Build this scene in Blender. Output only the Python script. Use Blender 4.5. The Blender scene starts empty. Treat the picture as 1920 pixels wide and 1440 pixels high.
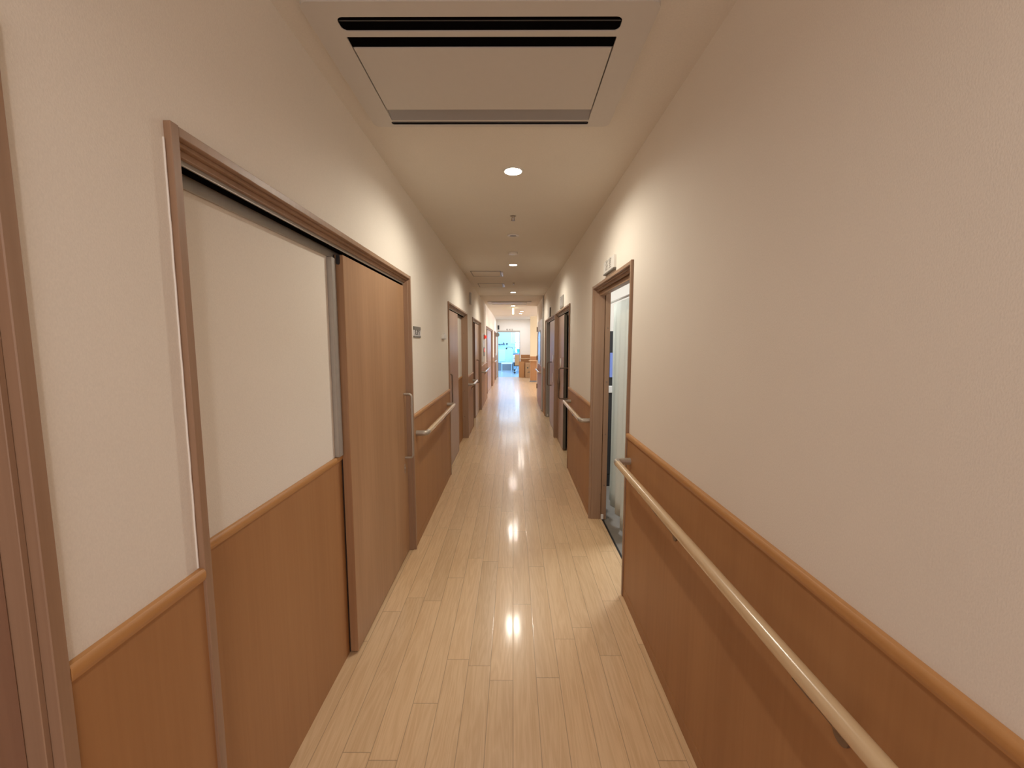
import bpy, bmesh, math, random
from mathutils import Vector, Matrix
random.seed(7)
S = bpy.context.scene
C = S.collection
PI = math.pi

# ------------------------------------------------------------------ materials
def srgb(r, g, b):
    f = lambda c: (c/255/12.92) if c/255 <= .04045 else ((c/255+.055)/1.055)**2.4
    return (f(r), f(g), f(b), 1)

def new_mat(name):
    m = bpy.data.materials.new(name); m.use_nodes = True
    nt = m.node_tree
    return m, nt, nt.nodes['Principled BSDF']

def plain(name, col, rough=.5, metal=0, emit=None, estr=0, noise=.06, nscale=40, coat=0, trans=0):
    m, nt, b = new_mat(name)
    tc = nt.nodes.new('ShaderNodeTexCoord'); n = nt.nodes.new('ShaderNodeTexNoise')
    n.inputs['Scale'].default_value = nscale; n.inputs['Detail'].default_value = 3
    nt.links.new(tc.outputs['Object'], n.inputs['Vector'])
    mr = nt.nodes.new('ShaderNodeMapRange')
    mr.inputs['To Min'].default_value = 1-noise; mr.inputs['To Max'].default_value = 1+noise
    nt.links.new(n.outputs['Fac'], mr.inputs['Value'])
    mx = nt.nodes.new('ShaderNodeVectorMath'); mx.operation = 'SCALE'
    mx.inputs[0].default_value = col[:3]
    nt.links.new(mr.outputs[0], mx.inputs['Scale'])
    nt.links.new(mx.outputs[0], b.inputs['Base Color'])
    b.inputs['Roughness'].default_value = rough; b.inputs['Metallic'].default_value = metal
    b.inputs['Coat Weight'].default_value = coat
    b.inputs['Transmission Weight'].default_value = trans
    if emit:
        b.inputs['Emission Color'].default_value = emit; b.inputs['Emission Strength'].default_value = estr
    return m

def plaster(name, col, bump=.25, scale=420):
    m, nt, b = new_mat(name)
    N = nt.nodes.new; L = nt.links.new
    tc = N('ShaderNodeTexCoord')
    n1 = N('ShaderNodeTexNoise'); n1.inputs['Scale'].default_value = scale; n1.inputs['Detail'].default_value = 4
    n2 = N('ShaderNodeTexNoise'); n2.inputs['Scale'].default_value = 3; n2.inputs['Detail'].default_value = 2
    mp = N('ShaderNodeMapping'); mp.inputs['Scale'].default_value = (1, 1, .55)
    L(tc.outputs['Object'], mp.inputs['Vector']); L(mp.outputs[0], n1.inputs['Vector']); L(tc.outputs['Object'], n2.inputs['Vector'])
    mr = N('ShaderNodeMapRange'); mr.inputs['From Min'].default_value = .25; mr.inputs['From Max'].default_value = .75
    mr.inputs['To Min'].default_value = .955; mr.inputs['To Max'].default_value = 1.045
    L(n1.outputs['Fac'], mr.inputs['Value'])
    mr2 = N('ShaderNodeMapRange'); mr2.inputs['To Min'].default_value = .97; mr2.inputs['To Max'].default_value = 1.03
    L(n2.outputs['Fac'], mr2.inputs['Value'])
    mu = N('ShaderNodeMath'); mu.operation = 'MULTIPLY'; L(mr.outputs[0], mu.inputs[0]); L(mr2.outputs[0], mu.inputs[1])
    sc = N('ShaderNodeVectorMath'); sc.operation = 'SCALE'; sc.inputs[0].default_value = col[:3]
    L(mu.outputs[0], sc.inputs['Scale']); L(sc.outputs[0], b.inputs['Base Color'])
    b.inputs['Roughness'].default_value = .85
    bp = N('ShaderNodeBump'); bp.inputs['Strength'].default_value = bump; bp.inputs['Distance'].default_value = .002
    L(n1.outputs['Fac'], bp.inputs['Height']); L(bp.outputs[0], b.inputs['Normal'])
    return m

def wood(name, c1, c2, rough=.45, axis='Z', scale=1.0, coat=.0):
    m, nt, b = new_mat(name)
    N = nt.nodes.new; L = nt.links.new
    tc = N('ShaderNodeTexCoord'); mp = N('ShaderNodeMapping')
    s = {'Z': (60, 60, 1.6), 'Y': (60, 1.6, 60), 'X': (1.6, 60, 60)}[axis]
    mp.inputs['Scale'].default_value = tuple(v*scale for v in s)
    n = N('ShaderNodeTexNoise'); n.inputs['Scale'].default_value = 1; n.inputs['Detail'].default_value = 5; n.inputs['Roughness'].default_value = .6
    L(tc.outputs['Object'], mp.inputs['Vector']); L(mp.outputs[0], n.inputs['Vector'])
    n2 = N('ShaderNodeTexNoise'); n2.inputs['Scale'].default_value = 1; n2.inputs['Detail'].default_value = 1
    mp2 = N('ShaderNodeMapping'); mp2.inputs['Scale'].default_value = tuple(v*scale*.12 if v > 2 else v*.5 for v in s)
    L(tc.outputs['Object'], mp2.inputs['Vector']); L(mp2.outputs[0], n2.inputs['Vector'])
    ad = N('ShaderNodeMath'); ad.operation = 'ADD'; L(n.outputs['Fac'], ad.inputs[0]); L(n2.outputs['Fac'], ad.inputs[1])
    cr = N('ShaderNodeValToRGB'); cr.color_ramp.elements[0].position = .35; cr.color_ramp.elements[1].position = .65
    hf = N('ShaderNodeMath'); hf.operation = 'MULTIPLY'; hf.inputs[1].default_value = .5; L(ad.outputs[0], hf.inputs[0])
    L(hf.outputs[0], cr.inputs['Fac'])
    cr.color_ramp.elements[0].color = c1; cr.color_ramp.elements[1].color = c2
    L(cr.outputs['Color'], b.inputs['Base Color'])
    b.inputs['Roughness'].default_value = rough; b.inputs['Coat Weight'].default_value = coat; b.inputs['Coat Roughness'].default_value = .25
    return m

def floor_mat(name):
    m, nt, b = new_mat(name)
    N = nt.nodes.new; L = nt.links.new
    def M(op, a=None, c=None, v0=None, v1=None):
        x = N('ShaderNodeMath'); x.operation = op
        if a is not None: L(a, x.inputs[0])
        if c is not None: L(c, x.inputs[1])
        if v0 is not None: x.inputs[0].default_value = v0
        if v1 is not None: x.inputs[1].default_value = v1
        return x.outputs[0]
    tc = N('ShaderNodeTexCoord'); sp = N('ShaderNodeSeparateXYZ'); L(tc.outputs['Object'], sp.inputs[0])
    u = M('DIVIDE', sp.outputs['X'], v1=.1045); col = M('FLOOR', u); fu = M('FRACT', u)
    wn = N('ShaderNodeTexWhiteNoise'); wn.noise_dimensions = '1D'; L(col, wn.inputs['W'])
    v = M('DIVIDE', sp.outputs['Y'], v1=.92); v = M('ADD', v, wn.outputs['Value']); row = M('FLOOR', v); fv = M('FRACT', v)
    cb = N('ShaderNodeCombineXYZ'); L(col, cb.inputs[0]); L(row, cb.inputs[1])
    w2 = N('ShaderNodeTexWhiteNoise'); w2.noise_dimensions = '2D'; L(cb.outputs[0], w2.inputs['Vector'])
    # grain, shifted per plank
    gx = M('MULTIPLY', w2.outputs['Value'], v1=37.0)
    gc = N('ShaderNodeCombineXYZ')
    L(M('ADD', M('MULTIPLY', sp.outputs['X'], v1=20.0), gx), gc.inputs[0]); L(M('MULTIPLY', sp.outputs['Y'], v1=1.4), gc.inputs[1]); L(gx, gc.inputs[2])
    g = N('ShaderNodeTexNoise'); g.inputs['Scale'].default_value = 1; g.inputs['Detail'].default_value = 3; g.inputs['Distortion'].default_value = .6
    L(gc.outputs[0], g.inputs['Vector'])
    rings = M('FRACT', M('MULTIPLY', g.outputs['Fac'], v1=7.0)); rings = M('ABSOLUTE', M('SUBTRACT', rings, v1=.5))
    gc2 = N('ShaderNodeCombineXYZ'); L(M('MULTIPLY', sp.outputs['X'], v1=330.0), gc2.inputs[0]); L(M('MULTIPLY', sp.outputs['Y'], v1=9.0), gc2.inputs[1]); L(gx, gc2.inputs[2])
    g2 = N('ShaderNodeTexNoise'); g2.inputs['Scale'].default_value = 1; g2.inputs['Detail'].default_value = 2; L(gc2.outputs[0], g2.inputs['Vector'])
    t = M('ADD', M('MULTIPLY', rings, v1=.6), M('MULTIPLY', g2.outputs['Fac'], v1=.4))
    cr = N('ShaderNodeValToRGB'); cr.color_ramp.elements[0].position = .1; cr.color_ramp.elements[1].position = .62
    cr.color_ramp.elements[0].color = srgb(200, 164, 122); cr.color_ramp.elements[1].color = srgb(220, 188, 146)
    L(t, cr.inputs['Fac'])
    tone = N('ShaderNodeMapRange'); tone.inputs['To Min'].default_value = .93; tone.inputs['To Max'].default_value = 1.07; L(w2.outputs['Value'], tone.inputs['Value'])
    # seams
    du = M('MULTIPLY', M('MINIMUM', fu, M('SUBTRACT', None, fu, v0=1.0)), v1=.1045)
    dv = M('MULTIPLY', M('MINIMUM', fv, M('SUBTRACT', None, fv, v0=1.0)), v1=.92)
    d = M('MINIMUM', du, dv)
    sm = N('ShaderNodeMapRange'); sm.inputs['From Min'].default_value = .0006; sm.inputs['From Max'].default_value = .0019
    sm.inputs['To Min'].default_value = .5; sm.inputs['To Max'].default_value = 1.0; L(d, sm.inputs['Value'])
    k = M('MULTIPLY', tone.outputs[0], sm.outputs[0])
    sc = N('ShaderNodeVectorMath'); sc.operation = 'SCALE'; L(cr.outputs['Color'], sc.inputs[0]); L(k, sc.inputs['Scale'])
    L(sc.outputs[0], b.inputs['Base Color'])
    b.inputs['Roughness'].default_value = .34; b.inputs['Specular IOR Level'].default_value = .5
    b.inputs['Coat Weight'].default_value = .36; b.inputs['Coat Roughness'].default_value = .12
    wv = N('ShaderNodeTexNoise'); wv.inputs['Scale'].default_value = 5; wv.inputs['Detail'].default_value = 1; L(tc.outputs['Object'], wv.inputs['Vector'])
    h = M('ADD', M('MULTIPLY', M('MULTIPLY', fu, M('SUBTRACT', None, fu, v0=1.0)), v1=1.6), M('MULTIPLY', sm.outputs[0], v1=.12)); h = M('ADD', h, M('MULTIPLY', wv.outputs['Fac'], v1=.5)); h = M('ADD', h, M('MULTIPLY', w2.outputs['Value'], v1=.05))
    bp = N('ShaderNodeBump'); bp.inputs['Strength'].default_value = .25; bp.inputs['Distance'].default_value = .004
    L(h, bp.inputs['Height']); L(bp.outputs[0], b.inputs['Normal']); L(bp.outputs[0], b.inputs['Coat Normal'])
    return m

M = {}
M['wall'] = plaster('wall_paper', (.785, .73, .65, 1))
M['wallfar'] = plaster('wall_paper_pale', (.86, .85, .83, 1))
M['ceil'] = plaster('ceiling_paper', (.69, .645, .565, 1), .15, 200)
M['floor'] = floor_mat('plank_floor')
M['wains'] = wood('wainscot_wood', srgb(154, 106, 64), srgb(166, 118, 74), .5)
M['cap'] = wood('cap_wood', srgb(172, 120, 68), srgb(188, 136, 82), .4, 'Y')
M['capx'] = wood('cap_wood_x', srgb(172, 120, 68), srgb(188, 136, 82), .4, 'X')
M['frame'] = wood('frame_wood', srgb(138, 107, 83), srgb(156, 124, 99), .42)
M['frameY'] = wood('head_wood', srgb(134, 100, 74), srgb(152, 118, 90), .42, 'Y')
M['leaf'] = wood('leaf_wood', srgb(152, 113, 80), srgb(172, 132, 97), .4)
M['leafp'] = wood('leaf_wood_mauve', srgb(138, 104, 84), srgb(156, 121, 100), .35)
M['orange'] = wood('bed_wood', srgb(196, 120, 62), srgb(210, 138, 78), .4)
M['rail'] = wood('rail_wood', srgb(198, 170, 130), srgb(212, 184, 146), .22, 'Y', .6, .5)
M['metal'] = plain('satin_metal', (.42, .37, .31, 1), .4, .6)
M['alu'] = plain('aluminium', (.40, .38, .35, 1), .45, .5)
M['bronze'] = plain('bronze_handle', (.20, .145, .11, 1), .38, .7)
M['dark'] = plain('gap_shade', (.003, .0025, .0025, 1), .9)  # near black standing for shade inside slots and gaps
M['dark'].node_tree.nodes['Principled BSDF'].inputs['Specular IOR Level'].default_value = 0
M['darkroom'] = plain('unlit_interior', (.11, .095, .07, 1), .7)  # dark tone standing for unlit interiors behind doors and gaps
M['white'] = plain('white_plastic', (.72, .70, .66, 1), .4, noise=.02)
M['acp'] = plain('ac_plastic', (.56, .53, .48, 1), .5, noise=.02)
M['acflap'] = plain('ac_flap_shaded', (.27, .26, .26, 1), .45, noise=.02)  # darker than the panel: the flap's dimmer light put into its colour
M['plateg'] = plain('plate_grey', (.12, .11, .09, 1), .4)
M['grey'] = plain('grey_vinyl', (.20, .18, .155, 1), .5, noise=.12, nscale=12)
M['greyblue'] = plain('grey_base', (.16, .17, .19, 1), .5)
M['lamp'] = plain('lamp_glow', (1, .95, .85, 1), .5, emit=(1, .88, .70, 1), estr=38)
M['lampw'] = plain('lamp_cool', (1, 1, 1, 1), .5, emit=(1, .97, .92, 1), estr=16)
M['lampy'] = plain('lamp_sign', (1, 1, .7, 1), .5, emit=(.95, 1, .62, 1), estr=1.6)
M['red'] = plain('red_lens', (.7, .02, .02, 1), .25, emit=(1, .05, .03, 1), estr=.5)
M['black'] = plain('black', (.012, .012, .014, 1), .4)
M['caulk'] = plain('caulk', (.86, .83, .78, 1), .5, noise=.03)
M['curtain'] = plain('curtain_cloth', (.74, .76, .72, 1), .85, noise=.05, nscale=60)
M['blue'] = plain('blue_laminate', (.40, .63, .80, 1), .35, noise=.03)
M['blue2'] = plain('blue_pale', (.50, .76, .92, 1), .4, noise=.03)
_m = M['curtain']; _nt = _m.node_tree; _tr = _nt.nodes.new('ShaderNodeBsdfTranslucent'); _tr.inputs['Color'].default_value = (.84, .85, .80, 1)
_mx = _nt.nodes.new('ShaderNodeMixShader'); _mx.inputs[0].default_value = .5
_nt.links.new(_nt.nodes['Principled BSDF'].outputs[0], _mx.inputs[1]); _nt.links.new(_tr.outputs[0], _mx.inputs[2])
_nt.links.new(_mx.outputs[0], _nt.nodes['Material Output'].inputs['Surface'])
M['turq'] = plain('turquoise', (.03, .42, .55, 1), .4)
M['card'] = plain('cardboard', srgb(176, 128, 82), .8, noise=.08)
M['cardp'] = plain('cardboard_pale', srgb(186, 150, 112), .8, noise=.12, nscale=18)
M['pink'] = plain('pink_edge', (.72, .22, .2, 1), .5)
M['cream'] = plaster('cream_wall', (.74, .64, .44, 1))
M['sky'] = plain('bright_pane', (.6, .85, 1, 1), .5, emit=(.55, .84, 1, 1), estr=2.2)
M['glass'] = plain('lavender_glass', (.42, .46, .60, 1), .2, noise=.05, nscale=5)
M['firedoor'] = plain('fire_door', (.62, .60, .62, 1), .35, noise=.03)
M['mauve'] = wood('mauve_panel', srgb(150, 105, 84), srgb(165, 120, 98), .4)

# ------------------------------------------------------------------ mesh helpers
def box(bm, x0, x1, y0, y1, z0, z1, bev=0, seg=1):
    if x0 > x1: x0, x1 = x1, x0
    if y0 > y1: y0, y1 = y1, y0
    if z0 > z1: z0, z1 = z1, z0
    r = bmesh.ops.create_cube(bm, size=1)
    vs = r['verts']
    for v in vs:
        v.co = Vector(((x0+x1)/2+v.co.x*(x1-x0), (y0+y1)/2+v.co.y*(y1-y0), (z0+z1)/2+v.co.z*(z1-z0)))
    if bev:
        es = list({e for v in vs for e in v.link_edges})
        bmesh.ops.bevel(bm, geom=es, offset=bev, segments=seg, profile=.5, affect='EDGES')
    return bm

def cyl(bm, p0, p1, r0, r1=None, n=20, caps=True):
    p0, p1 = Vector(p0), Vector(p1); r1 = r0 if r1 is None else r1
    d = (p1-p0); L = d.length; q = d.to_track_quat('Z', 'Y')
    bmesh.ops.create_cone(bm, cap_ends=caps, segments=n, radius1=r0, radius2=r1, depth=L,
                          matrix=Matrix.Translation((p0+p1)/2) @ q.to_matrix().to_4x4())
    return bm

def tube(bm, pts, r, n=12):
    """swept round tube through points, rounded corners given by the points"""
    pts = [Vector(p) for p in pts]; rings = []
    for i, p in enumerate(pts):
        if i == 0: t = pts[1]-p
        elif i == len(pts)-1: t = p-pts[i-1]
        else: t = (pts[i+1]-p).normalized()+(p-pts[i-1]).normalized()
        t.normalize()
        up = Vector((0, 0, 1)) if abs(t.z) < .7 else Vector((1, 0, 0))
        if i: 
            a = (ra - t*ra.dot(t)).normalized()
        else: a = t.cross(up).normalized()
        ra = a; b2 = t.cross(a)
        rings.append([bm.verts.new(p+(a*math.cos(2*PI*k/n)+b2*math.sin(2*PI*k/n))*r) for k in range(n)])
    for i in range(len(rings)-1):
        for k in range(n):
            bm.faces.new((rings[i][k], rings[i][(k+1) % n], rings[i+1][(k+1) % n], rings[i+1][k]))
    bm.faces.new(rings[0][::-1]); bm.faces.new(rings[-1])
    return bm

def bend(pts, rad, seg=5):
    """round the inner corners of a polyline"""
    pts = [Vector(p) for p in pts]; out = [pts[0]]
    for i in range(1, len(pts)-1):
        a, b, c = pts[i-1], pts[i], pts[i+1]
        d1 = (a-b).normalized()*rad; d2 = (c-b).normalized()*rad
        for k in range(seg+1):
            t = k/seg; out.append((b+d1)*(1-t)**2+b*2*t*(1-t)+(b+d2)*t*t)
    out.append(pts[-1]); return out

def lathe(bm, prof, cx, cy, n=32):
    rings = []
    for r, z in prof:
        rings.append([bm.verts.new((cx+r*math.cos(2*PI*k/n), cy+r*math.sin(2*PI*k/n), z)) for k in range(n)])
    for i in range(len(rings)-1):
        for k in range(n):
            bm.faces.new((rings[i][k], rings[i][(k+1) % n], rings[i+1][(k+1) % n], rings[i+1][k]))
    bm.faces.new(rings[0]); bm.faces.new(rings[-1][::-1])
    return bm

def prism(bm, pts, axis, a0, a1):
    """extrude a 2D outline along an axis ('X','Y','Z'); pts are the other two coordinates in order"""
    def P(u, v, w):
        return {'X': (w, u, v), 'Y': (u, w, v), 'Z': (u, v, w)}[axis]
    A = [bm.verts.new(P(u, v, a0)) for u, v in pts]; B = [bm.verts.new(P(u, v, a1)) for u, v in pts]
    n = len(pts)
    bm.faces.new(A); bm.faces.new(B[::-1])
    for i in range(n): bm.faces.new((A[i], B[i], B[(i+1) % n], A[(i+1) % n]))
    return bm

def B(): return bmesh.new()

def put(name, bm, mat, parent=None, loc=None, smooth=False, **tags):
    bmesh.ops.recalc_face_normals(bm, faces=bm.faces)
    base = Vector(loc) if loc is not None else (parent.get('_o') and Vector(parent['_o']) or Vector((0, 0, 0)))
    for v in bm.verts: v.co -= base
    me = bpy.data.meshes.new(name); bm.to_mesh(me); bm.free()
    if smooth:
        for p in me.polygons: p.use_smooth = True
        try: me.set_sharp_from_angle(angle=math.radians(40))
        except Exception: pass
    me.materials.append(M[mat] if isinstance(mat, str) else mat)
    o = bpy.data.objects.new(name, me); C.objects.link(o)
    if parent:
        o.parent = parent
        o['_o'] = list(base)
    else:
        o.location = base; o['_o'] = list(base)
    for k, v in tags.items(): o[k] = v
    return o

def root(name, loc, label, cat, group=None, kind=None):
    o = bpy.data.objects.new(name, None); C.objects.link(o); o.location = loc; o.empty_display_size = .05
    o['_o'] = list(loc); o['label'] = label; o['category'] = cat
    if group: o['group'] = group
    if kind: o['kind'] = kind
    return o

def struct(name, bm, mat, label, cat, loc=(0, 0, 0), **k):
    return put(name, bm, mat, None, loc, kind='structure', label=label, category=cat, **k)

def dup(r, loc, label=None):
    c = r.copy(); C.objects.link(c); c.location = loc
    if label: c['label'] = label
    for ch in list(r.children):
        d = ch.copy(); C.objects.link(d); d.parent = c
        for g in list(ch.children):
            e = g.copy(); C.objects.link(e); e.parent = d
    return c

def carve(o, cutters):
    """cut boxes/outlines out of a mesh for good"""
    tmp = []
    for cb in cutters:
        bmesh.ops.recalc_face_normals(cb, faces=cb.faces)
        me = bpy.data.meshes.new('cut'); cb.to_mesh(me); cb.free()
        co = bpy.data.objects.new('cut', me); C.objects.link(co); tmp.append(co)
        md = o.modifiers.new('b', 'BOOLEAN'); md.operation = 'DIFFERENCE'; md.solver = 'EXACT'; md.object = co
    bpy.context.view_layer.update()
    dg = bpy.context.evaluated_depsgraph_get()
    nm = bpy.data.meshes.new_from_object(o.evaluated_get(dg))
    o.modifiers.clear(); o.data = nm
    for co in tmp: bpy.data.objects.remove(co)

def lettering(name, text, size, mat, parent, mtx, extr=.0006):
    cu = bpy.data.curves.new('t', 'FONT'); cu.body = text; cu.size = size; cu.extrude = extr
    cu.align_x = 'CENTER'; cu.align_y = 'CENTER'
    to = bpy.data.objects.new('t', cu); C.objects.link(to)
    bpy.context.view_layer.update()
    dg = bpy.context.evaluated_depsgraph_get()
    me = bpy.data.meshes.new_from_object(to.evaluated_get(dg))
    bpy.data.objects.remove(to)
    me.transform(Matrix.Translation(-Vector(parent['_o'])) @ mtx)
    me.materials.clear(); me.materials.append(M[mat])
    o = bpy.data.objects.new(name, me); C.objects.link(o); o.parent = parent
    return o

# ------------------------------------------------------------------ dimensions
WL, WR, H = .718, .662, 2.507
DT = 1.955           # door frame top
YB, YE = -4.0, 18.0  # corridor back / end
CAPZ = .988
TH = .12

# openings (outer frame edges)
OL = {'0': (-1.05, .601), '1': (.887, 2.872), '2': (4.55, 6.40), '3': (7.25, 9.15), '4': (11.03, 14.30), '5': (15.35, 16.75)}
OR = {'1': (2.30, 3.405), '2': (4.79, 6.42), '3': (6.46, 8.36)}

def wall_run(s, W, y0, y1, openings, thick=TH):
    bm = B(); cur = y0; o = sorted(openings)
    for a, b in o:
        if a-cur > .002: box(bm, s*W, s*(W+thick), cur, a+.004, 0, H)
        box(bm, s*W, s*(W+thick), a+.004, b-.004, DT-.004, H)
        cur = b-.004
    if y1-cur > .002: box(bm, s*W, s*(W+thick), cur, y1, 0, H)
    return bm

struct('wall_left', wall_run(-1, WL, YB, YE+.15, OL.values()), 'wall', 'cream textured wallpaper wall along the left side of the corridor', 'wall')
struct('wall_right', wall_run(1, WR, YB, 11.45, OR.values()), 'wall', 'cream textured wallpaper wall along the right side of the corridor', 'wall')
bm = B(); box(bm, -1.0, 1.0, YB-.1, YB, 0, H)
struct('wall_back', bm, 'wall', 'plain cream wall closing the corridor behind the viewer', 'wall')
# far wall with doorway
bm = B()
box(bm, -.72, -.675, YE, YE+.12, 0, H); box(bm, .30, 1.1, YE, YE+.12, 0, H); box(bm, -.675, .30, YE, YE+.12, 2.01, H)
struct('wall_end', bm, 'wallfar', 'white end wall around the bright doorway', 'wall')
# lobby on the right
bm = B(); box(bm, .66, 4.2, 15.8, 15.95, 0, H)
struct('wall_lobby', bm, 'cream', 'pale yellow wall facing the corridor right of the cardboard boxes', 'wall')
bm = B(); box(bm, .80, .9, 15.95, YE, 0, H)
struct('wall_alcove', bm, 'wallfar', 'short white side wall of the alcove with cardboard boxes', 'wall')
bm = B(); box(bm, 4.2, 4.3, 11.3, 15.95, 0, H); box(bm, .80, 4.2, 11.3, 11.45, 0, H)
struct('wall_lobby_side', bm, 'wallfar', 'white side walls of the lobby opening off the corridor', 'wall')

# floor
bm = B()
box(bm, -.95, .757, YB, YE+.12, -.06, 0); box(bm, .757, 4.2, 11.3, YE+.12, -.06, 0)
struct('floor', bm, 'floor', 'glossy pale oak plank floor running down the corridor', 'floor')
bm = B(); box(bm, .772, 3.2, 1.9, 8.6, -.06, -.002)
struct('floor_washroom', bm, 'grey', 'grey vinyl floor inside the rooms on the right', 'floor')
bm = B(); box(bm, -1.8, 1.8, YE+.12, 23.1, -.06, -.001)
struct('floor_bathroom', bm, plain('bath_floor', (.42, .58, .72, 1), .12), 'shiny pale blue floor of the room beyond the end doorway', 'floor')
# ceiling
bm = B(); box(bm, -.95, 4.3, YB, YE+.12, H, H+.08)
struct('ceiling', bm, 'ceil', 'cream papered corridor ceiling with downlights', 'ceiling')
for i, (y, lab) in enumerate([(8.93, 'thin joint strip across the ceiling beside the fire door'), (15.4, 'thin joint strip across the ceiling before the end wall')]):
    bm = B(); box(bm, -WL+.002, WR-.002, y-.03, y+.03, H-.006, H+.001, .003)
    struct('trim_%d' % (20+i), bm, 'ceil', lab, 'trim')

# ------------------------------------------------------------------ wainscot
def cap_profile(s, W, z=CAPZ, hgt=.028, out=.017):
    pts = [(s*(W-.0005), z-hgt), (s*(W-out*.75), z-hgt)]
    for k in range(7):
        a = -PI/2*.7+ (PI*.92)*k/6
        pts.append((s*(W-out*.55-out*.45*math.cos(a)), z-hgt/2+math.sin(a)*hgt/2))
    pts.append((s*(W-.0005), z))
    return pts

tn = [0]
def wainscot(s, W, y0, y1, label):
    tn[0] += 1
    bm = B(); box(bm, s*(W-.008), s*(W-.0005), y0, y1, .066, CAPZ-.018)
    o = struct('trim_%d' % tn[0], bm, 'wains', label, 'wainscot', loc=(s*W, (y0+y1)/2, 0))
    bm = prism(B(), cap_profile(s, W), 'Y', y0, y1); put('cap_moulding', bm, 'cap', o, smooth=True)
    bm = B(); box(bm, s*(W-.009), s*(W-.0005), y0, y1, .001, .0635, .001); put('baseboard', bm, 'wains', o)
    return o
wainscot(-1, WL, YB, -1.05, 'orange brown wood wainscot with rounded cap behind the viewer on the left wall')
wainscot(-1, WL, .601, .887, 'reddish brown wood wainscot strip between the nearest two left door frames')
wainscot(-1, WL, 2.872, 4.55, 'brown wood wainscot under the long beige handrail on the left wall')
wainscot(-1, WL, 6.40, 7.25, 'narrow brown wainscot between second and third left doors')
wainscot(-1, WL, 9.15, 11.03, 'brown wainscot below the red fire alarm lamp')
wainscot(-1, WL, 14.30, 15.35, 'distant short wainscot past the wide doorway on the left wall')
wainscot(-1, WL, 16.75, YE, 'farthest wainscot on the left wall beside the bright doorway')
wainscot(1, WR, YB, 2.30, 'long brown wood wainscot under the nearest handrail on the right wall')
wainscot(1, WR, 3.405, 4.79, 'brown wood wainscot between curtained doorway and next right door')
wainscot(1, WR, 8.36, 8.88, 'small wainscot piece just before the fire door')
# end wall and lobby wainscot
def wain_y(y, x0, x1, label):
    tn[0] += 1
    bm = B(); box(bm, x0, x1, y-.012, y-.0005, .001, CAPZ-.02)
    o = struct('trim_%d' % tn[0], bm, 'wains', label, 'wainscot', loc=((x0+x1)/2, y, 0))
    bm = B(); box(bm, x0, x1, y-.018, y-.0005, CAPZ-.028, CAPZ, .006, 2); put('cap_moulding', bm, 'capx', o)
    return o
wain_y(YE, .345, .80, 'wood wainscot on the end wall behind the cardboard boxes')
w = wain_y(15.8, .662, 4.15, 'orange brown wainscot below the pale yellow lobby wall')
bm = B(); box(bm, .64, 4.15, 15.76, 15.787, .001, .05, .004); put('baseboard', bm, 'greyblue', w)

# ------------------------------------------------------------------ sliding doors
def frame_bm(s, W, y0, y1, deep=.095):
    bm = B(); f = W-.015; g = W+.003; d = W+deep
    # outer member
    for a, b in ((y0, y0+.022), (y1-.022, y1)): box(bm, s*f, s*d, a, b, .001, DT, .0015)
    box(bm, s*(f+.0015), s*d, y0+.0222, y1-.0222, DT-.022, DT-.001, .0015)
    # stepped inner member
    for a, b in ((y0+.022, y0+.031), (y1-.031, y1-.022)): box(bm, s*g, s*d, a, b, .001, DT-.0315, .001)
    box(bm, s*g, s*d, y0+.022, y1-.022, DT-.031, DT-.022, .001)
    # lower step of the head
    box(bm, s*(g+.014), s*(g+.026), y0+.031, y1-.031, DT-.046, DT-.031, .001)
    return bm

def grip(parent, s, xf, y, z0, z1, off=.05, r=.0085, mat='metal', name='handle', inward=0):
    p = [(s*xf, y+inward, z1), (s*(xf-off), y, z1), (s*(xf-off), y, z0), (s*xf, y+inward, z0)]
    return put(name, tube(B(), bend(p, .022), r), mat, parent, smooth=True)

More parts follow.
